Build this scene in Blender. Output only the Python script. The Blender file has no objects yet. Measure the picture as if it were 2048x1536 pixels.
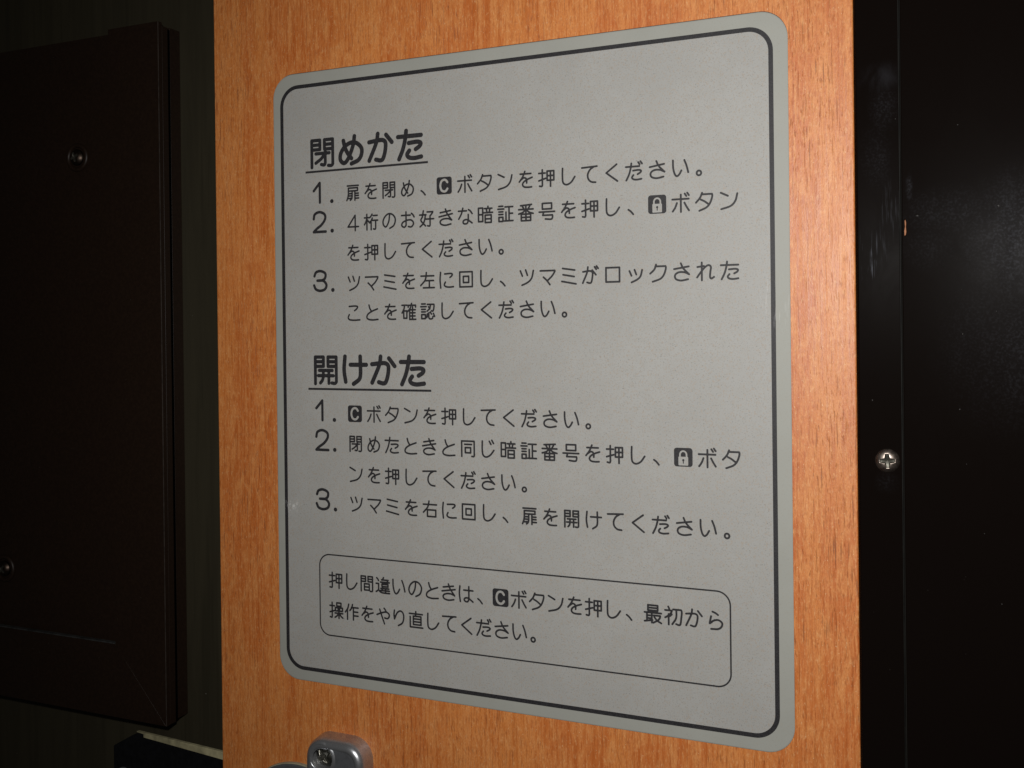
import bpy, bmesh, math, random
import numpy as np
from mathutils import Vector, Matrix

C = bpy.context.scene
COL = C.collection
M = 0.001                                   # everything below is written in millimetres

# ---------------------------------------------------------------- camera
cam_d = bpy.data.cameras.new("camera")
cam = bpy.data.objects.new("camera", cam_d)
COL.objects.link(cam)
C.camera = cam
def fitvec(v): return Vector((v[0], v[2], -v[1]))
right = fitvec((0.91761578, 0.01135201, 0.39730645))
down = fitvec((-0.00921734, 0.999931, -0.00728215))
fwd = fitvec((-0.3973617, 0.0030201, 0.9176571))
mw = Matrix.Identity(4)
for i, col in enumerate((right, -down, -fwd)):
    for j in range(3):
        mw[j][i] = col[j]
mw.translation = Vector((127.13, -289.05, 16.19)) * M
cam.matrix_world = mw
cam_d.sensor_width = 36.0
cam_d.lens = 2000.0 / 2048.0 * 36.0
cam_d.shift_x = (1024 - 1022.373) / 2048.0
cam_d.shift_y = (662.383 - 768.0) / 2048.0
cam_d.clip_start = 0.01
cam_d.clip_end = 50.0

# ---------------------------------------------------------------- light: a dark room and the camera's flash
W = bpy.data.worlds.new("World")
C.world = W
W.use_nodes = True
bg = W.node_tree.nodes["Background"]
bg.inputs[0].default_value = (1.0, 0.93, 0.82, 1)
bg.inputs[1].default_value = 0.012
fl = bpy.data.lights.new("flash", 'SPOT')
fl.energy = 3.35
fl.color = (1.0, 0.985, 0.96)
fl.shadow_soft_size = 0.007
fl.spot_size = math.radians(118)
fl.spot_blend = 1.0
flash = bpy.data.objects.new("flash", fl)
COL.objects.link(flash)
flash.location = Vector((107, -287, 52)) * M
aim = Vector((66, 0, 14)) * M
flash.rotation_euler = (aim - flash.location).to_track_quat('-Z', 'Y').to_euler()

C.view_settings.view_transform = 'Standard'
C.view_settings.look = 'None'
C.view_settings.exposure = 0.0
C.view_settings.gamma = 1.0
C.view_settings.use_curve_mapping = False
C.render.engine = 'CYCLES'
C.cycles.max_bounces = 6

# ---------------------------------------------------------------- material helpers
class NT:
    def __init__(s, name):
        s.m = bpy.data.materials.new(name)
        s.m.use_nodes = True
        s.t = s.m.node_tree
        s.b = s.t.nodes["Principled BSDF"]
        tc = s.t.nodes.new("ShaderNodeTexCoord")
        mp = s.t.nodes.new("ShaderNodeMapping")
        mp.inputs["Scale"].default_value = (1000, 1000, 1000)
        s.t.links.new(tc.outputs["Object"], mp.inputs[0])
        s.co = mp.outputs[0]                # object coordinates in millimetres
    def l(s, a, b): s.t.links.new(a, b)
    def scaled(s, sc, loc=(0, 0, 0), rot=(0, 0, 0)):
        mp = s.t.nodes.new("ShaderNodeMapping")
        mp.inputs["Scale"].default_value = sc
        mp.inputs["Location"].default_value = loc
        mp.inputs["Rotation"].default_value = rot
        s.l(s.co, mp.inputs[0])
        return mp.outputs[0]
    def noise(s, vec, scale=1.0, detail=3, rough=0.5, dist=0.0):
        n = s.t.nodes.new("ShaderNodeTexNoise")
        n.inputs["Scale"].default_value = scale
        n.inputs["Detail"].default_value = detail
        n.inputs["Roughness"].default_value = rough
        n.inputs["Distortion"].default_value = dist
        s.l(vec, n.inputs["Vector"])
        return n.outputs[0]
    def ramp(s, f, lo, hi, a=0.0, b=1.0, smooth=True):
        n = s.t.nodes.new("ShaderNodeMapRange")
        n.interpolation_type = 'SMOOTHSTEP' if smooth else 'LINEAR'
        for k, v in zip((1, 2, 3, 4), (lo, hi, a, b)):
            n.inputs[k].default_value = v
        s.l(f, n.inputs[0])
        return n.outputs[0]
    def math(s, op, a, b=0.0):
        n = s.t.nodes.new("ShaderNodeMath")
        n.operation = op
        for i, v in enumerate((a, b)):
            if hasattr(v, "default_value"): s.l(v, n.inputs[i])
            else: n.inputs[i].default_value = v
        return n.outputs[0]
    def mix(s, f, a, b, mode='MIX'):
        n = s.t.nodes.new("ShaderNodeMix")
        n.data_type = 'RGBA'
        n.blend_type = mode
        for i, v in ((0, f), (6, a), (7, b)):
            if hasattr(v, "default_value"): s.l(v, n.inputs[i])
            elif i == 0: n.inputs[0].default_value = v
            else: n.inputs[i].default_value = (*v, 1)
        return n.outputs[2]
    def blob(s, x, z, rx, rz):              # a soft spot round (x, z) on a front face
        v = s.scaled((1 / rx, 0, 1 / rz), (-x / rx, 0, -z / rz))
        n = s.t.nodes.new("ShaderNodeVectorMath")
        n.operation = 'LENGTH'
        s.l(v, n.inputs[0])
        return s.ramp(n.outputs["Value"], 0.0, 1.0, 1.0, 0.0)
    def bump(s, h, strength, dist):
        n = s.t.nodes.new("ShaderNodeBump")
        n.inputs["Strength"].default_value = strength
        n.inputs["Distance"].default_value = dist
        s.l(h, n.inputs["Height"])
        s.l(n.outputs[0], s.b.inputs["Normal"])
    def set(s, **kw):
        for k, v in kw.items():
            k = k.replace("_", " ")
            if hasattr(v, "default_value"): s.l(v, s.b.inputs[k])
            else: s.b.inputs[k].default_value = (*v, 1) if isinstance(v, tuple) else v
        return s.m

def mat_wood():
    n = NT("varnished orange wood")
    tilt = (0, math.radians(0.6), 0)
    warp = n.noise(n.scaled((0.05, 0.05, 0.012)), 1, 2)
    band = n.noise(n.scaled((0.075, 0.075, 0.006), (3, 0, 1), tilt), 1, 4, 0.6, 0.6)
    fine = n.noise(n.scaled((1.1, 1.1, 0.03), (0, 0, 5), tilt), 1, 4, 0.7)
    flame = n.noise(n.scaled((0.30, 0.30, 0.075), (7, 2, 0), tilt), 1, 5, 0.68, 0.9)
    dash = n.noise(n.scaled((1.7, 1.7, 0.30), (1, 2, 3), tilt), 1, 3, 0.6)
    lite = n.noise(n.scaled((1.8, 1.8, 0.45), (12, 7, 3), tilt), 1, 3, 0.6)
    grit = n.noise(n.scaled((3.0, 3.0, 1.3), (1, 2, 3), tilt), 1, 2, 0.6)
    pore = n.noise(n.scaled((2.6, 2.6, 0.30), (4, 4, 4), tilt), 1, 2, 0.5)
    glint = n.noise(n.scaled((2.8, 2.8, 1.6), (3, 8, 5), tilt), 1, 1, 0.5)
    pore2 = n.noise(n.scaled((2.3, 2.3, 0.09), (9, 4, 1), tilt), 1, 1, 0.4)
    c = n.mix(n.ramp(band, 0.40, 0.60), (0.59, 0.148, 0.024), (0.71, 0.238, 0.052))
    c = n.mix(n.ramp(flame, 0.42, 0.66, 0, 0.85), c, (0.79, 0.322, 0.094))
    c = n.mix(n.ramp(fine, 0.40, 0.66, 0, 0.50), c, (0.77, 0.290, 0.082))
    c = n.mix(n.ramp(fine, 0.50, 0.34, 0, 0.55), c, (0.47, 0.115, 0.020))
    c = n.mix(n.ramp(dash, 0.50, 0.68, 0, 0.60), c, (0.48, 0.120, 0.021))
    c = n.mix(n.ramp(lite, 0.52, 0.70, 0, 0.50), c, (0.86, 0.46, 0.19))
    c = n.mix(n.ramp(grit, 0.35, 0.65, 0, 0.30), c, (0.40, 0.10, 0.02))
    c = n.mix(n.ramp(glint, 0.68, 0.76, 0, 0.55), c, (0.92, 0.66, 0.38))
    gate = n.ramp(warp, 0.40, 0.60, 0.45, 1.0)
    pm = n.math('MULTIPLY', n.ramp(pore, 0.58, 0.71, 0, 0.60), gate)
    pm2 = n.math('MULTIPLY', n.ramp(pore2, 0.62, 0.73, 0, 0.66), gate)
    pm = n.math('MAXIMUM', pm, pm2)
    c = n.mix(pm, c, (0.20, 0.045, 0.010))
    h = n.math('ADD', n.math('MULTIPLY', grit, 0.5), n.math('MULTIPLY', pm, -0.9))
    n.bump(h, 0.5, 0.00015)
    rg = n.ramp(fine, 0.3, 0.7, 0.42, 0.54)
    return n.set(Base_Color=c, Roughness=rg, Specular_IOR_Level=0.62)

def mat_sheet(name, col, speck):
    n = NT(name)
    a = n.noise(n.co, 2.4, 2, 0.5)
    b = n.noise(n.scaled((1, 1, 1), (31, 0, 7)), 1.7, 2, 0.6)
    d = n.noise(n.scaled((1, 1, 1), (11, 5, 3)), 3.2, 1, 0.5)
    big = n.noise(n.scaled((1, 1, 1), (2, 1, 3)), 0.035, 3, 0.6)
    c = n.mix(n.ramp(big, 0.35, 0.65), tuple(x * 0.965 for x in col), tuple(x * 1.02 for x in col))
    mid = n.noise(n.scaled((1, 1, 1), (9, 4, 2)), 0.30, 3, 0.6)
    c = n.mix(n.ramp(mid, 0.42, 0.64, 0, 0.2 * speck), c, (col[0] * 0.93, col[1] * 0.91, col[2] * 0.875))
    c = n.mix(n.ramp(b, 0.52, 0.70, 0, 0.55 * speck), c, (col[0] * 0.98, col[1] * 0.86, col[2] * 0.76))
    c = n.mix(n.ramp(a, 0.56, 0.72, 0, 0.60 * speck), c, tuple(x * 0.70 for x in col))
    c = n.mix(n.ramp(d, 0.70, 0.78, 0, 0.8 * speck), c, tuple(x * 0.55 for x in col))
    # scuff on the left margin and scratches on the right one, in the film itself
    g = n.noise(n.scaled((1.6, 1, 0.9)), 1.0, 4, 0.7)
    scuff = n.math('MULTIPLY', n.blob(-81.5, -44.5, 5.5, 3.5), n.ramp(g, 0.50, 0.64))
    hair = n.noise(n.scaled((2.6, 1, 0.22), (3, 0, 0)), 1.0, 2, 0.5)
    scr = n.math('MULTIPLY', n.blob(83.0, 22.0, 7.0, 12.0), n.ramp(hair, 0.60, 0.70, 0, 0.5))
    m = n.math('MAXIMUM', scuff, scr)
    c = n.mix(n.math('MULTIPLY', m, 0.55), c, (0.80, 0.80, 0.78))
    n.bump(n.noise(n.co, 1.4, 3, 0.6), 0.12, 0.00006)
    rg = n.ramp(big, 0.3, 0.7, 0.50, 0.58)
    return n.set(Base_Color=c, Roughness=rg, Specular_IOR_Level=0.32)

def mat_ink():
    n = NT("printed charcoal ink")
    g = n.noise(n.co, 2.8, 2, 0.6)
    c = n.mix(n.ramp(g, 0.35, 0.7), (0.018, 0.017, 0.019), (0.034, 0.032, 0.035))
    hair = n.noise(n.scaled((2.6, 1, 0.22), (3, 0, 0)), 1.0, 2, 0.5)
    scr = n.math('MULTIPLY', n.blob(83.0, 22.0, 7.0, 9.0), n.ramp(hair, 0.58, 0.70, 0, 0.35))
    gg = n.noise(n.scaled((1.6, 1, 0.9)), 1.0, 4, 0.7)
    scuff = n.math('MULTIPLY', n.blob(-82.5, -44.5, 4.5, 3.0), n.ramp(gg, 0.50, 0.62, 0, 0.5))
    c = n.mix(n.math('MAXIMUM', scr, scuff), c, (0.5, 0.5, 0.5))
    return n.set(Base_Color=c, Roughness=0.55, Specular_IOR_Level=0.35)

def mat_brown():
    n = NT("dark brown painted steel")
    a = n.noise(n.co, 0.9, 4, 0.6)
    sp = n.noise(n.scaled((1, 1, 1), (5, 1, 2)), 1.1, 1, 0.4)
    c = n.mix(n.ramp(a, 0.35, 0.7), (0.0165, 0.0080, 0.0042), (0.0225, 0.0112, 0.0060))
    c = n.mix(n.ramp(sp, 0.79, 0.83, 0, 0.35), c, (0.10, 0.09, 0.08))
    n.bump(n.noise(n.co, 1.8, 2, 0.5), 0.10, 0.00008)
    return n.set(Base_Color=c, Roughness=0.46, Specular_IOR_Level=0.42)

def mat_olive():
    n = NT("dark olive wood grain")
    band = n.noise(n.scaled((0.12, 0.12, 0.008)), 1, 3, 0.6, 0.8)
    fine = n.noise(n.scaled((0.9, 0.9, 0.035), (3, 1, 4)), 1, 4, 0.65)
    streak = n.noise(n.scaled((0.35, 0.35, 0.014), (8, 1, 4)), 1, 2, 0.5)
    c = n.mix(n.ramp(band, 0.35, 0.65), (0.034, 0.0285, 0.0165), (0.042, 0.0355, 0.0205))
    c = n.mix(n.ramp(fine, 0.40, 0.70, 0, 0.22), c, (0.050, 0.042, 0.024))
    c = n.mix(n.ramp(streak, 0.56, 0.72, 0, 0.30), c, (0.020, 0.017, 0.009))
    sp = n.noise(n.scaled((1, 1, 1), (5, 7, 2)), 0.9, 1, 0.4)
    c = n.mix(n.ramp(sp, 0.80, 0.83, 0, 0.6), c, (0.22, 0.21, 0.18))
    n.bump(fine, 0.12, 0.00010)
    return n.set(Base_Color=c, Roughness=0.55, Specular_IOR_Level=0.4)

def mat_black(name, marks, spec=0.006):
    """black lacquer; marks = list of (x, z, rx, rz, kind, strength) of wiped dust and rubbed scratches"""
    n = NT(name)
    cloud = n.noise(n.scaled((0.10, 0.10, 0.06), (2, 5, 1)), 1, 5, 0.65, 0.8)
    vert = n.noise(n.scaled((1.6, 1.6, 0.10), (7, 1, 3)), 1, 3, 0.6)
    fleck = n.noise(n.scaled((1, 1, 0.8), (4, 2, 9)), 1.05, 1, 0.4)
    c = (0.0050, 0.0034, 0.0028)
    wipe = n.noise(n.scaled((0.22, 0.22, 0.07), (6, 2, 1), (0, math.radians(24), 0)), 1, 4, 0.6)
    dust = n.noise(n.co, 1.6, 2, 0.5)
    tot = None
    for x, z, rx, rz, kind, st in marks:
        t = {'v': n.ramp(vert, 0.52, 0.72), 'c': n.ramp(cloud, 0.36, 0.70), 'd': n.math('MULTIPLY', n.ramp(wipe, 0.25, 0.75, 0.45, 1), n.ramp(dust, 0.42, 0.74, 0.45, 2.2))}[kind]
        k = n.math('MULTIPLY', n.math('MULTIPLY', n.blob(x, z, rx, rz), t), st)
        tot = k if tot is None else n.math('MAXIMUM', tot, k)
    col = n.mix(tot, c, (0.22, 0.23, 0.27)) if tot is not None else n.mix(0.0, c, c)
    col = n.mix(n.ramp(fleck, 0.82, 0.85, 0, 0.20), col, (0.30, 0.29, 0.28))
    rg = n.ramp(cloud, 0.3, 0.7, 0.27, 0.31)
    n.bump(n.noise(n.co, 0.5, 3, 0.6), 0.05, 0.00005)
    return n.set(Base_Color=col, Roughness=rg, Specular_IOR_Level=spec)

def mat_metal(name, col, rough, metal=1.0, worn=0.35, scale=0.5):
    n = NT(name)
    a = n.noise(n.co, scale, 4, 0.65)
    c = n.mix(n.ramp(a, 0.35, 0.7, 0, worn), col, tuple(x * 0.45 for x in col))
    rg = n.ramp(a, 0.3, 0.7, rough * 0.8, rough * 1.25)
    n.bump(n.noise(n.co, 1.6, 3, 0.6), 0.12, 0.0001)
    return n.set(Base_Color=c, Roughness=rg, Metallic=metal)

def mat_plain(name, col, rough, var=0.25, scale=0.6, spec=0.4):
    n = NT(name)
    a = n.noise(n.co, scale, 4, 0.65)
    c = n.mix(n.ramp(a, 0.35, 0.7), col, tuple(x * (1 - var) for x in col))
    return n.set(Base_Color=c, Roughness=rough, Specular_IOR_Level=spec)

MAT = dict(
    wood=mat_wood(),
    margin=mat_sheet("grey film margin", (0.362, 0.364, 0.328), 0.35),
    field=mat_sheet("printed warm grey field", (0.394, 0.389, 0.370), 1.5),
    ink=mat_ink(), brown=mat_brown(), olive=mat_olive(),
    strip=mat_black("black lacquered strip", [
        (112.5, 75, 5, 9, 'd', 0.035), (110.5, 62, 6, 12, 'd', 0.02), (108.5, 36, 6, 7, 'v', 0.30),
        (108.0, 31, 3, 4, 'v', 0.45), (114, 46, 4, 12, 'v', 0.14), (112.5, -27, 4, 4, 'd', 0.02),
        (112.0, 83, 8, 6, 'c', 0.06)], 0.004),
    black=mat_black("black lacquered panel", [
        (128, 46, 15, 9, 'd', 0.030), (152, 38, 26, 24, 'd', 0.085), (124, 37, 10, 9, 'd', 0.018),
        (118.7, 53, 1.2, 5, 'd', 0.05), (146, 10, 26, 30, 'd', 0.025)]),
    zinc=mat_metal("die cast zinc", (0.50, 0.51, 0.53), 0.30, 0.80, 0.35),
    zinc_face=mat_metal("tumbled zinc face", (0.27, 0.28, 0.30), 0.46, 0.70, 0.7),
    darkscrew=mat_metal("dark plated screw", (0.30, 0.29, 0.25), 0.34, 1.0, 0.7, 0.9),
    recess_shade=mat_metal("shaded screw recess", (0.15, 0.145, 0.12), 0.42, 0.8, 0.6, 1.2),  # shade of the screw recess as a darker colour
    brass=mat_metal("bronze plated screw", (0.42, 0.35, 0.30), 0.40, 1.0, 0.6, 0.9),
    brownscrew=mat_metal("browned screw", (0.09, 0.066, 0.052), 0.40, 1.0, 0.5, 0.9),
    cream=mat_plain("bare cream edge", (0.55, 0.50, 0.30), 0.6, 0.55, 0.09),
    rim=mat_plain("bare rim edge", (0.36, 0.33, 0.23), 0.5, 0.35, 0.35),
    blueblack=mat_plain("blue black plastic", (0.0075, 0.0078, 0.0092), 0.6, 0.5, 0.4, 0.2),
    rail_edge_highlight=mat_plain("rail edge highlight", (0.055, 0.056, 0.055), 0.5, 0.6, 0.25),  # lighter colour for the lit upper edge of the bottom rail
    brown_highlight=mat_plain("brown edge highlight", (0.060, 0.046, 0.038), 0.45, 0.5, 0.3),  # lighter brown for the light caught by the side rail's bevel
    groove_shade=mat_plain("black groove fill", (0.0012, 0.0011, 0.0010), 0.95, 0.3, 0.6, 0.0),  # near-black colour for the shaded groove
    strip_highlight=mat_plain("lacquer edge highlight", (0.0085, 0.0080, 0.0068), 0.6, 0.6, 0.12, 0.1),  # lighter colour for the light along the strip's bevel
    dirt_shadow=mat_plain("dirt and contact shadow along the film edge", (0.11, 0.040, 0.018), 0.7, 0.6, 0.9),  # dirt and contact shadow in one dark colour
    amber=mat_plain("amber reflection", (0.34, 0.105, 0.014), 0.5, 0.4, 1.5),  # colour of a small orange reflection
)

# ---------------------------------------------------------------- object helpers
def thing(name, label, cat, loc):
    o = bpy.data.objects.new(name, None)
    o.empty_display_size = 0.01
    COL.objects.link(o)
    o.location = Vector(loc) * M
    o["label"] = label
    o["category"] = cat
    return o

def link(name, me, mat, parent=None, smooth=False):
    """mesh data is in world millimetres; the object keeps identity world transform"""
    me.transform(Matrix.Scale(M, 4))
    me.materials.clear()
    me.materials.append(MAT[mat])
    for p in me.polygons:
        p.use_smooth = smooth
    o = bpy.data.objects.new(name, me)
    COL.objects.link(o)
    if parent is not None:
        o.parent = parent
        off = Vector((0, 0, 0))
        q = parent
        while q is not None:
            off += q.location
            q = q.parent
        o.location = -off
    return o

def tag(o, label, cat):
    o["label"] = label
    o["category"] = cat
    return o

def bm_mesh(bm, name):
    bmesh.ops.recalc_face_normals(bm, faces=bm.faces)
    me = bpy.data.meshes.new(name)
    bm.to_mesh(me)
    bm.free()
    return me

def box(name, x0, x1, y0, y1, z0, z1, mat, parent=None, bev=0.4, seg=3, rot=0.0, pivot=(0, 0, 0)):
    bm = bmesh.new()
    bmesh.ops.create_cube(bm, size=1)
    for v in bm.verts:
        v.co = Vector((x0 + (v.co.x + .5) * (x1 - x0), y0 + (v.co.y + .5) * (y1 - y0), z0 + (v.co.z + .5) * (z1 - z0)))
    if bev:
        bmesh.ops.bevel(bm, geom=bm.edges[:], offset=bev, segments=seg, profile=0.5, affect='EDGES')
    if rot:
        bmesh.ops.rotate(bm, verts=bm.verts, cent=pivot, matrix=Matrix.Rotation(rot, 3, 'Z'))
    return link(name, bm_mesh(bm, name), mat, parent)

def prism(name, pts, y0, y1, mat, parent=None, bev=0.4, rot=0.0, pivot=(0, 0, 0)):
    """polygon in the X-Z plane given a thickness along Y"""
    bm = bmesh.new()
    f = bm.faces.new([bm.verts.new((x, y0, z)) for x, z in pts])
    r = bmesh.ops.extrude_face_region(bm, geom=[f])
    for g in r["geom"]:
        if isinstance(g, bmesh.types.BMVert):
            g.co.y = y1
    bmesh.ops.recalc_face_normals(bm, faces=bm.faces)
    if bev:
        bmesh.ops.bevel(bm, geom=bm.edges[:], offset=bev, segments=3, profile=0.5, affect='EDGES')
    if rot:
        bmesh.ops.rotate(bm, verts=bm.verts, cent=pivot, matrix=Matrix.Rotation(rot, 3, 'Z'))
    return link(name, bm_mesh(bm, name), mat, parent)

def rrect(x0, x1, z0, z1, r, n=14):
    pts = []
    for cx_, cz_, a0 in ((x1 - r, z1 - r, 0), (x0 + r, z1 - r, 90), (x0 + r, z0 + r, 180), (x1 - r, z0 + r, 270)):
        for k in range(n + 1):
            a = math.radians(a0 + 90 * k / n)
            pts.append((cx_ + r * math.cos(a), cz_ + r * math.sin(a)))
    return pts

def ring(name, outer, inner, y, mat, parent):
    n = len(outer)
    v = [(x, y, z) for x, z in outer] + [(x, y, z) for x, z in inner]
    f = [(i, n + i, n + (i + 1) % n, (i + 1) % n) for i in range(n)]
    me = bpy.data.meshes.new(name)
    me.from_pydata(v, [], f)
    return link(name, me, mat, parent)

def loops(name, ls, mat, parent, cap=True, smooth=True):
    """loft through loops (lists of xyz of equal length)"""
    n = len(ls[0])
    v = [p for l in ls for p in l]
    f = []
    for k in range(len(ls) - 1):
        for i in range(n):
            a, b = k * n + i, k * n + (i + 1) % n
            f.append((a, b, b + n, a + n))
    if cap:
        f.append(tuple((len(ls) - 1) * n + i for i in range(n)))
    me = bpy.data.meshes.new(name)
    me.from_pydata(v, [], f)
    bm = bmesh.new()
    bm.from_mesh(me)
    bpy.data.meshes.remove(me)
    return link(name, bm_mesh(bm, name), mat, parent, smooth)

def screw_mesh(name, cx_, cz_, y, r, h, turn, mat, parent, slot=0.19, reach=0.60, depth=1.0, nr=26, na=96, flat=0.0):
    """pan head with a cross recess, built as a polar height field whose rim sits at depth y"""
    v, f = [(cx_, y - h + depth, cz_)], []
    def hgt(u, w, mask=False):
        q = math.hypot(u, w)
        base = h * (1 - (q ** (3.2 + flat))) if q < 1 else 0.0
        t = math.radians(turn)
        a, b = u * math.cos(t) + w * math.sin(t), -u * math.sin(t) + w * math.cos(t)
        def arm(p, s):
            e = max(abs(s) - slot * (1.15 - 0.5 * min(1, abs(p) / reach)), abs(p) - reach)
            return min(1.0, max(0.0, 0.5 - e / 0.06))
        k = max(arm(a, b), arm(b, a))
        if mask:
            return k
        return base - k * depth * max(0.0, 1 - 0.8 * q / reach)
    for i in range(1, nr + 1):
        q = i / nr
        for j in range(na):
            a = 2 * math.pi * j / na
            u, w = q * math.cos(a), q * math.sin(a)
            v.append((cx_ + r * u, y - hgt(u, w), cz_ + r * w))
    for j in range(na):
        f.append((0, 1 + j, 1 + (j + 1) % na))
    for i in range(nr - 1):
        for j in range(na):
            a, b = 1 + i * na + j, 1 + i * na + (j + 1) % na
            f.append((a, a + na, b + na, b))
    last = 1 + (nr - 1) * na
    base0 = len(v)
    for j in range(na):
        a = 2 * math.pi * j / na
        v.append((cx_ + r * math.cos(a), y + 1.0, cz_ + r * math.sin(a)))
    for j in range(na):
        f.append((last + j, base0 + j, base0 + (j + 1) % na, last + (j + 1) % na))
    me = bpy.data.meshes.new(name)
    me.from_pydata(v, [], f)
    bm = bmesh.new()
    bm.from_mesh(me)
    bpy.data.meshes.remove(me)
    o = link(name, bm_mesh(bm, name), mat, parent, True)
    o.data.materials.append(MAT['recess_shade'])   # darker metal paints in the shade of the cross recess
    for p in o.data.polygons:
        c = p.center / M
        if hgt((c.x - cx_) / r, (c.z - cz_) / r, True) > 0.5:
            p.material_index = 1
    return o

def washer(name, cx_, cz_, y, r0, r1, h, mat, parent, na=72):
    ls = []
    for k in range(9):
        a = math.pi * k / 8
        q = (r1 + r0) / 2 + (r1 - r0) / 2 * math.cos(a)
        ls.append([(cx_ + q * math.cos(t), y - h * math.sin(a), cz_ + q * math.sin(t))
                   for t in [2 * math.pi * j / na for j in range(na)]])
    return loops(name, ls, mat, parent, cap=False)

# ---------------------------------------------------------------- the wood board and the things round it
board = box("wood_board", -113.7, 105.0, 0.0, 12.0, -300, 300, 'wood', bev=0.5)
tag(board, "orange varnished wood board with fine vertical grain behind the grey instruction sign", "board")

wall = box("wood_wall", -420, 104.0, 41.8, 54, -330, 330, 'olive', bev=0)
tag(wall, "dark olive wood grain wall behind the brown metal cover panel", "wall")

pan = thing("cover_panel", "dark brown metal cover panel with mitred rails, left of the orange board", "cover panel", (-166, 36, -145))
box("base_plate", -340, -166.2, 35.8, 41.7, -144.2, 142.2, 'brown', pan, 0.12)
box("groove_shade", -338, -166.0, 33.85, 35.75, -144.4, 141.2, 'groove_shade', pan, 0.3)  # black slab standing in for shade in the groove between the plates
box("face_plate", -340, -165.5, 30.6, 33.8, -144.8, 141.6, 'brown', pan, 0.12)
side = prism("side_rail", [(-192.5, 142.9), (-165.5, 142.9), (-165.5, -144.85), (-192.5, -114.65)], 28.4, 30.6, 'brown', pan, 0.07)
low = prism("bottom_rail", [(-340, -114.3), (-192.8, -114.3), (-165.9, -144.9), (-340, -144.9)], 28.5, 30.6, 'brown', pan, 0.07)
prism("rail_highlight", [(-340, -114.25), (-193.2, -114.25), (-193.4, -113.75), (-340, -113.75)], 28.35, 30.55, 'rail_edge_highlight', low, 0.1)  # thin lighter bar painting the highlight on the rail's upper edge
box("edge_highlight", -165.75, -165.42, 28.25, 28.6, -144.7, 142.8, 'brown_highlight', side, 0.1, 2)  # thin lighter bar painting the highlight down the rail's bevel
for sx, sz, tn in ((-212.6, 91.3, 20), (-259.2, -88.6, 50)):
    s = screw_mesh("screw", sx, sz, 30.0, 3.5, 1.7, tn, 'brownscrew', pan, depth=0.9)
    washer("washer", sx, sz, 30.5, 4.2, 6.1, 0.9, 'brown', s)

rot = math.radians(-6.3)
pv = (-173, 20, -145)
rail = thing("drawer_rail", "black rail with worn cream top edge, low beside the brown cover panel", "rail", (-150, 24, -165))
prism("rail_body", [(-173.2, -145.4), (-177.5, -147.6), (-188, -153.5), (-188, -210), (-121, -210), (-121, -146.6), (-169.8, -146.6), (-169.8, -145.3)],
      20.4, 22.6, 'blueblack', rail, 0.3, rot, pv)
prism("cream_edge", [(-173.6, -144.75), (-121, -143.5), (-121, -146.55), (-169.5, -146.55), (-169.5, -145.25), (-173.2, -145.15)],
      20.0, 21.4, 'cream', rail, 0.15, rot, pv)
screw_mesh("screw", -181.5, -164.5, 20.2, 3.6, 1.4, 10, 'zinc', rail, depth=0.7)

# right of the board: a lacquered metal strip and the panel beyond it
strip = box("metal_strip", 105.35, 116.5, 2.0, 7.0, -300, 300, 'strip', bev=0.35)
tag(strip, "narrow black lacquered strip with one cross head screw, along the board's right edge", "metal strip")
screw_mesh("screw", 112.6, -21.1, 1.9, 3.2, 1.25, 3, 'brass', strip, depth=1.0)
box("edge_highlight", 116.22, 116.6, 1.8, 2.2, -299, 299, 'strip_highlight', strip, 0.1, 2)  # thin lighter bar painting the highlight on the strip's rounded edge
ry = math.radians(-5.5)
panel = box("black_panel", 116.75, 330, 3.6, 12, -300, 300, 'black', bev=0.3, rot=ry, pivot=(116.75, 3.6, 0))
tag(panel, "wide black lacquered panel with dusty smears, at the far right", "panel")
prism("amber_reflection", [(117.45, 40.1), (117.8, 40.3), (117.95, 41.2), (117.85, 42.4), (117.92, 43.6), (117.75, 44.5), (117.5, 44.2), (117.6, 42.6), (117.4, 41.4)], 3.42, 3.7, 'amber', panel, 0.06, ry, (116.75, 3.6, 0))  # solid sliver standing in for an orange reflection in the lacquer

# ---------------------------------------------------------------- hinge at the foot of the board
hin = thing("hinge", "silver die cast hinge with a cross head screw, at the foot of the orange board", "hinge", (-62, -3, -150))
X0, X1, ZT, ZB = -73.9, -50.3, -121.2, -176.0
def off(d, y, r=7.5):
    return [(x, y, z) for x, z in rrect(X0 + d, X1 - d, ZB + d, ZT - d, max(0.6, r - d), 16)]
prof = [(0, 0.0), (0.25, -3.6)]
for k in range(1, 9):
    a = math.radians(90 * k / 8)
    prof.append((0.25 + 2.5 * (1 - math.cos(a)), -3.6 - 3.2 * math.sin(a)))
prof += [(3.05, -6.72), (3.3, -6.45), (3.6, -6.3)]
body_loops = [off(d, y) for d, y in prof]
loops("bracket", body_loops, 'zinc', hin, cap=False)
hx, hz, hr = -66.8, -127.8, 4.35
bm = bmesh.new()
def edge_loop(pts):
    vs = [bm.verts.new(p) for p in pts]
    return [bm.edges.new((vs[i], vs[(i + 1) % len(vs)])) for i in range(len(vs))]
circ = lambda r, y, n=64: [(hx + r * math.cos(2 * math.pi * k / n), y, hz + r * math.sin(2 * math.pi * k / n)) for k in range(n)]
es = edge_loop(off(3.6, -6.3)) + edge_loop(circ(hr + 1.15, -6.3))
bmesh.ops.triangle_fill(bm, edges=es, use_beauty=True, use_dissolve=False)
br = link("face", bm_mesh(bm, "face"), 'zinc_face', hin)
loops("screw_boss", [circ(hr + 1.15, -6.3), circ(hr + 0.75, -6.6), circ(hr + 0.4, -6.75), circ(hr + 0.15, -6.7), circ(hr, -6.5), circ(hr - 0.25, -3.0)],
      'zinc', hin, cap=False)
screw_mesh("screw", hx, hz, -3.2, 4.1, 2.1, 38, 'darkscrew', hin, slot=0.20, reach=0.66, depth=1.3)
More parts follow.
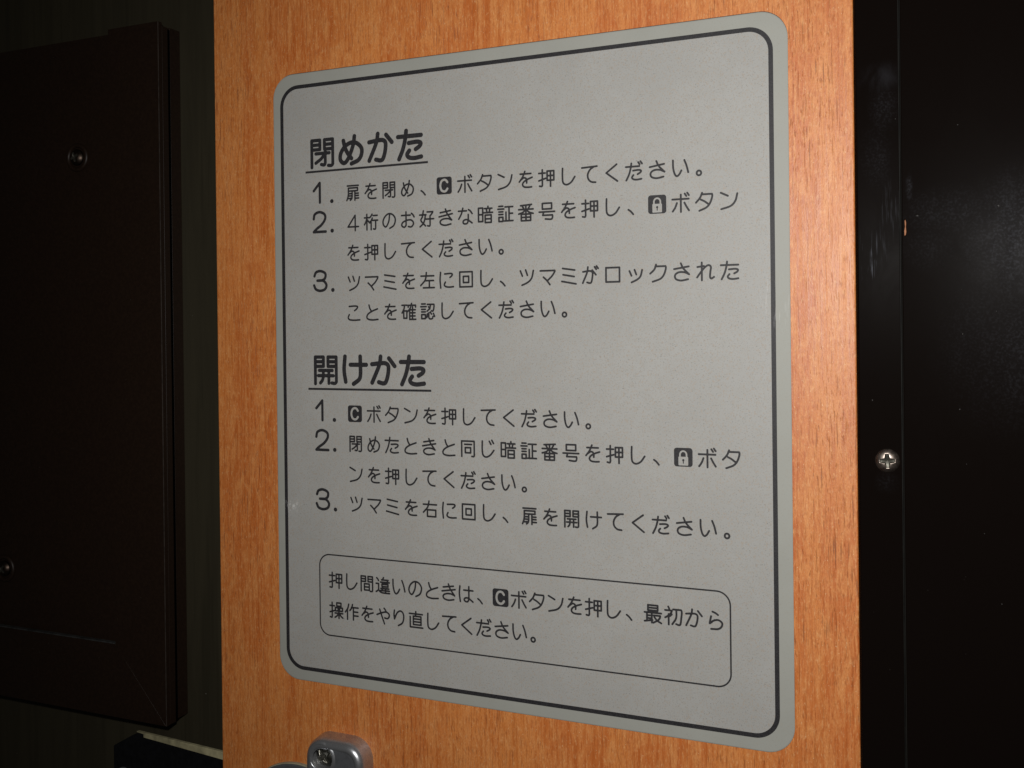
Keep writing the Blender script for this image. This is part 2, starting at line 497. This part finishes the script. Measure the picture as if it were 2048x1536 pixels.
cx0, cz0 = -80.3, -158.4
def cring(r, y, n=120): return [(cx0 + r * math.cos(2 * math.pi * k / n), y, cz0 + r * math.sin(2 * math.pi * k / n)) for k in range(n)]
loops("cup_plate", [cring(24.0, 0.0), cring(24.0, -0.9), cring(23.8, -1.15), cring(23.4, -1.25), cring(10, -1.25)], 'zinc_face', hin, cap=True, smooth=False)
loops("cup_rim", [cring(24.3, 0.0), cring(24.3, -0.95), cring(24.15, -1.3), cring(23.95, -1.3), cring(23.9, -0.8)], 'rim', hin, cap=False)

# ---------------------------------------------------------------- lettering: pen strokes on a 100 x 100 body, y down; ~ starts a curve
G = {}
GATE = "8,98 8,6 41,6 41,38 8,38|8,22 41,22|92,38 59,38 59,6 92,6 92,90 ~86,96 74,95|59,22 92,22"
G['閉'] = GATE + "|24,52 78,52|62,42 62,84 ~58,92 46,90|60,54 ~46,70 24,84"
G['開'] = GATE + "|24,52 76,52|20,70 80,70|40,52 40,72 ~36,86 28,95|62,52 62,96"
G['間'] = GATE + "|32,52 68,52 68,90 32,90 32,52|32,71 68,71"
G['扉'] = "10,8 92,8|18,40 86,40 86,22 18,22 18,54 ~14,78 6,97|46,48 46,72 ~42,88 32,97|24,56 46,56|24,70 46,70|20,86 43,84|66,48 66,98|66,56 92,56|66,70 92,70|66,86 94,86"
G['を'] = "16,18 84,18|46,4 40,18 ~28,40 10,62|~22,50 38,40 52,44 57,56 57,70|~92,40 62,50 38,64 31,80 42,92 66,95 88,94"
G['め'] = "~22,16 28,40 38,60 52,78|~64,4 60,30 48,62 34,86 22,92 10,80 12,58 28,36 50,25 72,28 90,46 90,68 78,86 52,96"
G['か'] = "~6,30 46,26 62,28 70,38 68,64 60,88 50,94 32,90|~40,4 34,34 6,92|72,10 94,36"
G['が'] = "~4,32 38,28 54,30 62,40 60,66 54,90 44,95 28,91|~34,6 28,38 2,94|60,24 82,50|74,6 84,20|86,2 96,15"
G['た'] = "2,22 96,22|~36,4 32,30 22,64 6,96|~46,45 80,43 94,48 90,58 74,67|~48,70 39,82 46,92 66,96 96,93"
G['だ'] = "2,24 80,24|~34,6 30,32 20,66 4,97|~44,46 76,44 90,49 86,58 70,67|~46,70 37,82 44,92 64,96 92,93|74,2 82,14|87,-2 96,11"
G['こ'] = "~14,12 56,10 76,14 70,27 54,38|~14,62 6,80 16,93 50,97 92,95"
G['に'] = "~10,6 6,50 10,98|~38,16 78,14 90,19 86,28 74,37|~42,64 35,80 46,91 70,94 97,92"
G['し'] = "~18,4 17,50 21,84 42,96 70,84 93,54"
G['じ'] = "~14,4 13,50 18,84 38,96 66,84 90,56|60,4 71,22|77,-2 88,16"
G['て'] = "4,10 95,6|~76,8 54,22 40,46 42,72 60,90 86,94"
G['く'] = "80,4 25,43 ~19,48 25,53 84,96"
G['さ'] = "8,34 90,22|~46,4 60,32 92,64|~92,64 68,53 38,51 18,60 12,74 20,89 48,96 86,90"
G['き'] = "12,22 82,12|4,46 94,31|~48,2 60,30 90,68|~90,68 66,59 38,59 18,66 11,78 20,91 48,97 84,91"
G['い'] = "~8,8 9,48 17,80 29,93 43,84 55,64|72,10 ~84,40 93,76"
G['ボ'] = "2,30 94,30|50,6 50,98|28,50 ~18,74 4,94|70,50 ~82,72 95,92|72,2 81,15|86,-2 95,11"
G['タ'] = "36,4 ~24,30 2,54|33,12 90,12 ~84,50 62,80 20,98|30,40 ~50,50 72,66"
G['ン'] = "6,10 44,28|~95,18 84,56 58,82 8,96"
G['押'] = "2,22 42,22|24,3 24,88 ~20,96 6,94|2,64 44,52|54,12 96,12 96,64 54,64 54,12|54,38 96,38|75,12 75,98"
G['4'] = "66,98 66,4 12,74 90,74"
G['桁'] = "2,24 40,24|20,4 20,98|20,28 ~12,50 2,66|22,36 40,56|58,4 ~50,16 42,24|60,28 ~52,42 40,54|51,46 51,98|66,13 96,13|62,42 99,42|84,42 84,88 ~80,96 68,94"
G['の'] = "~53,12 48,50 33,80 21,86 8,72 6,50 20,24 46,8 74,14 92,36 92,60 80,82 54,96"
G['お'] = "6,24 68,24|38,4 38,82 ~28,94 14,91 7,80 16,65 44,54 74,54 90,70 86,85 72,95 54,92|76,14 ~86,22 95,36"
G['好'] = "28,4 ~20,40 11,62 42,94|2,28 46,28|42,28 ~36,60 24,82 4,98|54,12 93,12 ~86,24 74,36|74,36 74,88 ~70,96 56,94|48,54 99,54"
G['な'] = "4,20 58,20|~34,4 24,36 6,66|72,14 ~84,22 96,38|70,42 70,72 ~64,91 50,96 37,92 36,80 48,72 66,73 95,92"
G['暗'] = "6,10 34,10 34,88 6,88 6,10|6,48 34,48|69,2 69,14|46,14 95,14|58,16 62,37|82,16 76,37|42,38 99,38|50,52 90,52 90,95 50,95 50,52|50,74 90,74"
G['証'] = "8,7 34,7|2,23 40,23|8,39 34,39|8,54 34,54|8,70 34,70 34,94 8,94 8,70|48,12 98,12|74,12 74,92|74,50 97,50|54,42 54,92|44,92 99,92"
G['番'] = "16,11 86,7|28,16 36,28|75,14 66,28|4,33 96,33|50,10 50,52|46,36 ~30,50 4,58|54,36 ~70,50 96,58|20,60 80,60 80,97 20,97 20,60|20,78 80,78|50,60 50,97"
G['号'] = "22,6 80,6 80,38 22,38 22,6|2,54 98,54|30,54 24,73 84,73 ~83,92 72,97 40,94"
G['ツ'] = "10,14 23,44|44,10 55,40|~93,14 82,56 58,80 20,96"
G['ッ'] = "16,36 28,62|46,30 56,56|~90,32 80,66 60,84 28,98"
G['マ'] = "4,18 95,18 ~80,46 54,70|24,54 ~44,72 64,97"
G['ミ'] = "12,9 86,20|14,44 82,56|6,81 93,97"
G['左'] = "6,24 95,24|44,4 ~36,46 4,80|38,52 93,52|64,52 64,94|22,94 98,94"
G['右'] = "4,24 96,24|44,4 ~34,40 4,72|32,56 90,56 90,95 32,95 32,56"
G['回'] = "8,8 92,8 92,95 8,95 8,8|32,34 68,34 68,70 32,70 32,34"
G['ロ'] = "10,14 90,14 90,92 10,92 10,14"
G['ク'] = "38,6 ~28,32 4,54|34,16 92,16 ~86,54 64,82 18,98"
G['れ'] = "30,4 30,98|6,27 42,23|~4,82 22,58 46,31 66,19 80,28 77,54 75,80 82,90 97,82"
G['と'] = "28,6 ~34,26 44,42|~90,30 50,44 22,60 12,77 20,91 52,97 93,94"
G['確'] = "2,12 38,12|20,12 ~16,34 2,58|14,46 36,46 36,90 14,90 14,46|46,24 46,13 98,13 98,24|70,2 ~60,30 42,50|56,38 56,98|56,97 99,97|56,40 96,40|56,58 94,58|56,77 94,77|77,24 75,97"
G['認'] = "8,7 34,7|2,23 40,23|8,39 34,39|8,54 34,54|8,70 34,70 34,94 8,94 8,70|48,10 93,10 ~92,36 86,50 76,48|70,12 ~64,34 46,50|56,24 66,36|48,66 44,88|~58,60 58,88 66,96 82,94 86,82|68,56 77,68|90,64 98,82"
G['同'] = "8,98 8,8 92,8 92,90 ~88,97 76,96|28,27 74,27|32,46 68,46 68,76 32,76 32,46"
G['け'] = "~12,4 8,50 14,90|34,32 98,32|74,4 75,56 ~70,80 46,97"
G['は'] = "~10,6 6,50 12,96|36,28 97,28|70,6 70,74 ~63,92 48,94 38,84 47,73 68,74 97,93"
G['違'] = "6,8 ~14,14 20,24|2,42 20,42 20,74 ~14,84 2,92|20,80 ~34,93 60,97 99,97|42,18 90,18|34,32 98,32|56,4 48,18|84,18 84,32|44,44 88,44 88,58 44,58 44,44|36,70 94,70|50,58 46,82|34,83 98,83|70,70 70,94|66,32 66,44"
G['最'] = "22,4 78,4 78,32 22,32 22,4|22,18 78,18|2,44 98,44|16,44 16,90|44,44 44,98|16,60 44,60|16,75 44,75|2,92 48,84|54,58 92,58 ~82,80 52,98|58,66 ~74,84 98,97"
G['初'] = "22,2 28,14|4,22 42,22 ~30,44 4,62|24,42 24,98|42,42 32,52|50,15 95,15 ~95,60 90,90 82,96 66,92|68,16 ~66,60 44,95"
G['ら'] = "36,5 ~52,11 66,20|28,30 20,68 ~42,52 68,47 88,60 85,80 66,94 28,97"
G['操'] = "2,24 36,24|19,4 19,90 ~16,97 4,94|2,64 38,53|54,4 86,4 86,24 54,24 54,4|43,34 64,34 64,54 43,54 43,34|75,34 97,34 97,54 75,54 75,34|40,68 99,68|70,56 70,99|66,70 ~56,84 40,95|74,70 ~84,84 99,95"
G['作'] = "28,4 ~20,30 2,54|18,34 18,98|56,4 ~50,24 36,42|48,22 98,22|62,22 62,98|62,48 95,48|62,72 97,72"
G['や'] = "~4,46 40,32 72,26 91,37 92,52 80,64 60,62|24,12 ~40,54 58,98|56,4 ~62,10 70,22"
G['り'] = "~14,8 11,34 14,60|~14,60 34,22 58,9 76,22 80,50 70,80 42,98"
G['直'] = "4,16 96,16|50,2 48,28|32,30 86,30 86,80 32,80 32,30|32,46 86,46|32,63 86,63|10,34 10,96 98,96"
G['、'] = "14,70 ~28,80 42,96"
G['。'] = "O20,84,12.5"
NUM = {'1': "4,40 86,1 86,100", '2': "~5,34 14,10 50,0 88,12 93,36 66,64 28,84 4,100|4,100 97,100",
       '3': "~5,25 18,6 52,0 88,12 88,35 66,47 28,48|~28,48 72,49 97,70 86,92 50,100 16,92 2,72"}

def cr(p, ext0):
    P = [np.array(q, float) for q in p]
    if ext0 is not None:
        d = P[0] - np.array(ext0, float)
        P.insert(0, P[0] - d / (np.linalg.norm(d) + 1e-9) * np.linalg.norm(P[1] - P[0]))
    else:
        P.insert(0, 2 * P[0] - P[1])
    P.append(2 * P[-1] - P[-2])
    out = []
    for i in range(1, len(P) - 2):
        for t in np.linspace(0, 1, 9)[: None if i == len(P) - 3 else -1]:
            a, b, c, d = P[i - 1:i + 3]
            out.append(0.5 * ((2 * b) + (c - a) * t + (2 * a - 5 * b + 4 * c - d) * t * t + (3 * b - a - 3 * c + d) * t ** 3))
    return out

def strokes(src):
    res = []
    for s in src.split('|'):
        if s[0] == 'O':
            cx_, cy_, r = map(float, s[1:].split(','))
            res.append([(cx_ + r * math.cos(t), cy_ + r * math.sin(t)) for t in np.linspace(0, 2 * math.pi, 25)])
            continue
        pts, k = [], None
        for tok in s.split():
            if tok[0] == '~':
                k = len(pts)
                tok = tok[1:]
            pts.append(tuple(map(float, tok.split(','))))
        if k is None:
            res.append(pts)
        elif k == 0:
            res.append(cr(pts, None))
        else:
            res.append(pts[:k - 1] + cr(pts[k - 1:], pts[k - 2] if k >= 2 else None))
    return res

def seg_dist(px, pz, a, b):
    dx, dz = b[0] - a[0], b[1] - a[1]
    L = dx * dx + dz * dz
    t = np.clip(((px - a[0]) * dx + (pz - a[1]) * dz) / L, 0, 1) if L > 1e-12 else np.zeros_like(px)
    return np.hypot(px - a[0] - t * dx, pz - a[1] - t * dz)

def stroke_field(px, pz, src, w, h, rad):
    d = np.full(px.shape, 1e9)
    for st in strokes(src):
        q = [((x / 100 - .5) * w, (.5 - y / 100) * h) for x, y in st]
        for a, b in zip(q[:-1], q[1:]):
            d = np.minimum(d, seg_dist(px, pz, a, b))
    return d - rad

def fill_field(fn, w, h, step):
    """marching squares: polygons of the region where fn < 0, no two overlapping"""
    xs = np.arange(-w / 2, w / 2 + step, step)
    zs = np.arange(-h / 2, h / 2 + step, step)
    PX, PZ = np.meshgrid(xs, zs, indexing='ij')
    v = fn(PX, PZ)
    v = np.where(np.abs(v) < 1e-6, -1e-6, v)
    ins = v < 0
    cnt = ins[:-1, :-1].astype(int) + ins[1:, :-1] + ins[1:, 1:] + ins[:-1, 1:]
    polys = []
    for i, j in zip(*np.nonzero(cnt)):
        c = ((i, j), (i + 1, j), (i + 1, j + 1), (i, j + 1))
        poly = []
        for k in range(4):
            a, b = c[k], c[(k + 1) % 4]
            va, vb = v[a], v[b]
            if va < 0:
                poly.append((xs[a[0]], zs[a[1]]))
            if (va < 0) != (vb < 0):
                t = va / (va - vb)
                poly.append((xs[a[0]] + t * (xs[b[0]] - xs[a[0]]), zs[a[1]] + t * (zs[b[1]] - zs[a[1]])))
        if len(poly) >= 3:
            polys.append(poly)
    return polys

_cache = {}
def glyph(ch, w, h, rad, step, table=G):
    k = (ch, w, h, rad, step, table is NUM)
    if k not in _cache:
        _cache[k] = fill_field(lambda x, z: stroke_field(x, z, table[ch], w, h, rad), w * 1.16 + 2 * rad, h * 1.16 + 2 * rad, step)
    return _cache[k]

def rbox(px, pz, hw, hh, r, ox=0.0, oz=0.0):
    qx, qz = np.abs(px - ox) - (hw - r), np.abs(pz - oz) - (hh - r)
    return np.hypot(np.maximum(qx, 0), np.maximum(qz, 0)) + np.minimum(np.maximum(qx, qz), 0) - r

def icon_c():
    def fn(x, z):
        c = stroke_field(x, z, "~80,26 66,10 46,6 24,18 14,50 24,82 46,94 66,90 80,74", 3.9, 4.3, 0.36)
        return np.maximum(rbox(x, z, 2.76, 2.82, 0.85), -c)
    return fill_field(fn, 6.2, 6.2, 0.075)

def icon_lock():
    def fn(x, z):
        body = rbox(x, z, 1.45, 1.28, 0.22, 0, -1.13)
        sh = np.full(x.shape, 1e9)
        arc = [(-0.98, -0.1), (-0.98, 0.75)] + [(-0.98 * math.cos(t), 0.75 + 1.05 * math.sin(t)) for t in np.linspace(0, math.pi, 17)] + [(0.98, -0.1)]
        for a, b in zip(arc[:-1], arc[1:]):
            sh = np.minimum(sh, seg_dist(x, z, a, b))
        sh -= 0.24
        key = np.minimum(np.hypot(x, z + 0.85) - 0.34, seg_dist(x, z, (0, -0.9), (0, -1.75)) - 0.15)
        lock = np.maximum(np.minimum(body, sh), -key)
        return np.maximum(rbox(x, z, 2.76, 2.76, 0.85), -lock)
    return fill_field(fn, 6.2, 6.2, 0.07)

YS, YF, YI = -0.40, -0.43, -0.47            # sign film, printed field, ink
def sheet(name, placed, mat, parent, y=YI):
    v, f = [], []
    for polys, ox, oz in placed:
        for p in polys:
            f.append(tuple(range(len(v), len(v) + len(p))))
            v += [(ox + a, y, oz + b) for a, b in p]
    me = bpy.data.meshes.new(name)
    me.from_pydata(v, [], f)
    return link(name, me, mat, parent)

BW, BH, BR = 5.3, 5.5, 0.295              # body size and pen radius of the running text
def line(text, x0, z, pitch=7.015):
    out, icons = [], []
    for i, ch in enumerate(text):
        x = x0 + i * pitch
        if ch in 'CL':
            icons.append((ch, x - (0.45 if ch == 'C' else 0.1), z))
        else:
            out.append((glyph(ch, BW, BH, BR, 0.105), x, z))
    return out, icons

# ---------------------------------------------------------------- the sign
sign = thing("instruction_sign", "grey instruction sign with rounded corners and black lettering, stuck on the orange board", "sign", (0, 0, -105))
outer = rrect(-87.6, 87.6, -105, 105, 8.0)
loops("backing_sheet", [[(x, -0.02, z) for x, z in outer], [(x, YS + 0.08, z) for x, z in outer],
      [(x, YS, z) for x, z in rrect(-87.3, 87.3, -104.7, 104.7, 7.7)]], 'margin', sign, cap=True, smooth=False)
ring("dirt_shadow_line", rrect(-87.62, 87.6, -105.16, 105.27, 8.05), rrect(-87.55, 87.55, -104.95, 104.95, 7.95), -0.012, 'dirt_shadow', sign)  # dark ring: dirt plus painted contact shadow of the sign's edge
field = rrect(-83.9, 82.8, -100.65, 100.3, 6.6)
me = bpy.data.meshes.new("printed_field")
me.from_pydata([(x, YF, z) for x, z in field], [], [tuple(range(len(field)))[::-1]])
link("printed_field", me, 'field', sign)
ring("border_line", rrect(-84.65, 83.55, -101.4, 101.05, 7.2), rrect(-83.35, 82.25, -100.1, 99.75, 5.9), YI, 'ink', sign)

def heading(text, xs, z, uz, ux0, ux1):
    pl = []
    for ch, x in zip(text, xs):
        kan = ch in '閉開'
        w = {'た': 9.2, 'け': 9.7, 'か': 9.9, 'め': 10.4}.get(ch, 10.1)
        pl.append((glyph(ch, w, 9.95, 0.60 if kan else 0.74, 0.12), x, z))
    h = sheet("heading", pl, 'ink', sign)
    me = bpy.data.meshes.new("underline")
    me.from_pydata([(ux0, YI, uz - .36), (ux1, YI, uz - .36), (ux1, YI, uz + .36), (ux0, YI, uz + .36)], [], [(0, 1, 2, 3)])
    link("underline", me, 'ink', h)

heading('閉めかた', (-67.5, -56.05, -44.5, -33.4), 76.9, 70.62, -74.4, -26.7)
heading('開けかた', (-67.1, -55.65, -44.4, -33.3), 2.65, -3.92, -74.3, -26.45)

def step(num, nx, nz, rows):
    body, icons = [], []
    for text, x0, z in rows:
        b, i = line(text, x0, z)
        body += b
        icons += i
    t = sheet("instruction_text", body, 'ink', sign)
    add_icons(icons, t)
    w = 3.0 if num == '1' else 5.25
    dot = fill_field(lambda x, z: np.hypot(x, z) - 0.70, 1.6, 1.6, 0.1)
    xo = -69.75 if num == '1' else -68.9
    sheet("step_number", [(glyph(num, w, 6.75, 0.475, 0.10, NUM), xo, nz), (dot, -63.85, nz - 3.2)], 'ink', t)

def add_icons(icons, t):
    for ch, x, z in icons:
        if ch not in _cache:
            _cache[ch] = icon_c() if ch == 'C' else icon_lock()
        sheet("button_icon", [(_cache[ch], x, z)], 'ink', t)

XB = -55.5
step('1', 0, 63.35, [('扉を閉め、Cボタンを押してください。', XB, 62.55)])
step('2', 0, 53.3, [('4桁のお好きな暗証番号を押し、Lボタン', XB, 52.3), ('を押してください。', XB, 42.2)])
step('3', 0, 33.1, [('ツマミを左に回し、ツマミがロックされた', XB, 32.1), ('ことを確認してください。', XB, 22.05)])
step('1', 0, -11.2, [('Cボタンを押してください。', XB + 0.3, -12.1)])
step('2', 0, -21.4, [('閉めたときと同じ暗証番号を押し、Lボタ', XB, -22.2)
     , ('ンを押してください。', XB, -32.5)])
step('3', 0, -41.75, [('ツマミを右に回し、扉を開けてください。', XB, -42.5)])
ring("note_frame", rrect(-70.75, 70.15, -88.4, -60.3, 4.2), rrect(-70.28, 69.68, -87.93, -60.77, 3.73), YI, 'ink', sign)
b1, i1 = line('押し間違いのときは、Cボタンを押し、最初から', -64.1, -69.1, 6.17)
b2, i2 = line('操作をやり直してください。', -64.0, -79.3, 6.17)
nt = sheet("note_text", b1 + b2, 'ink', sign)
add_icons([(c, x + 0.3, z) for c, x, z in i1], nt)
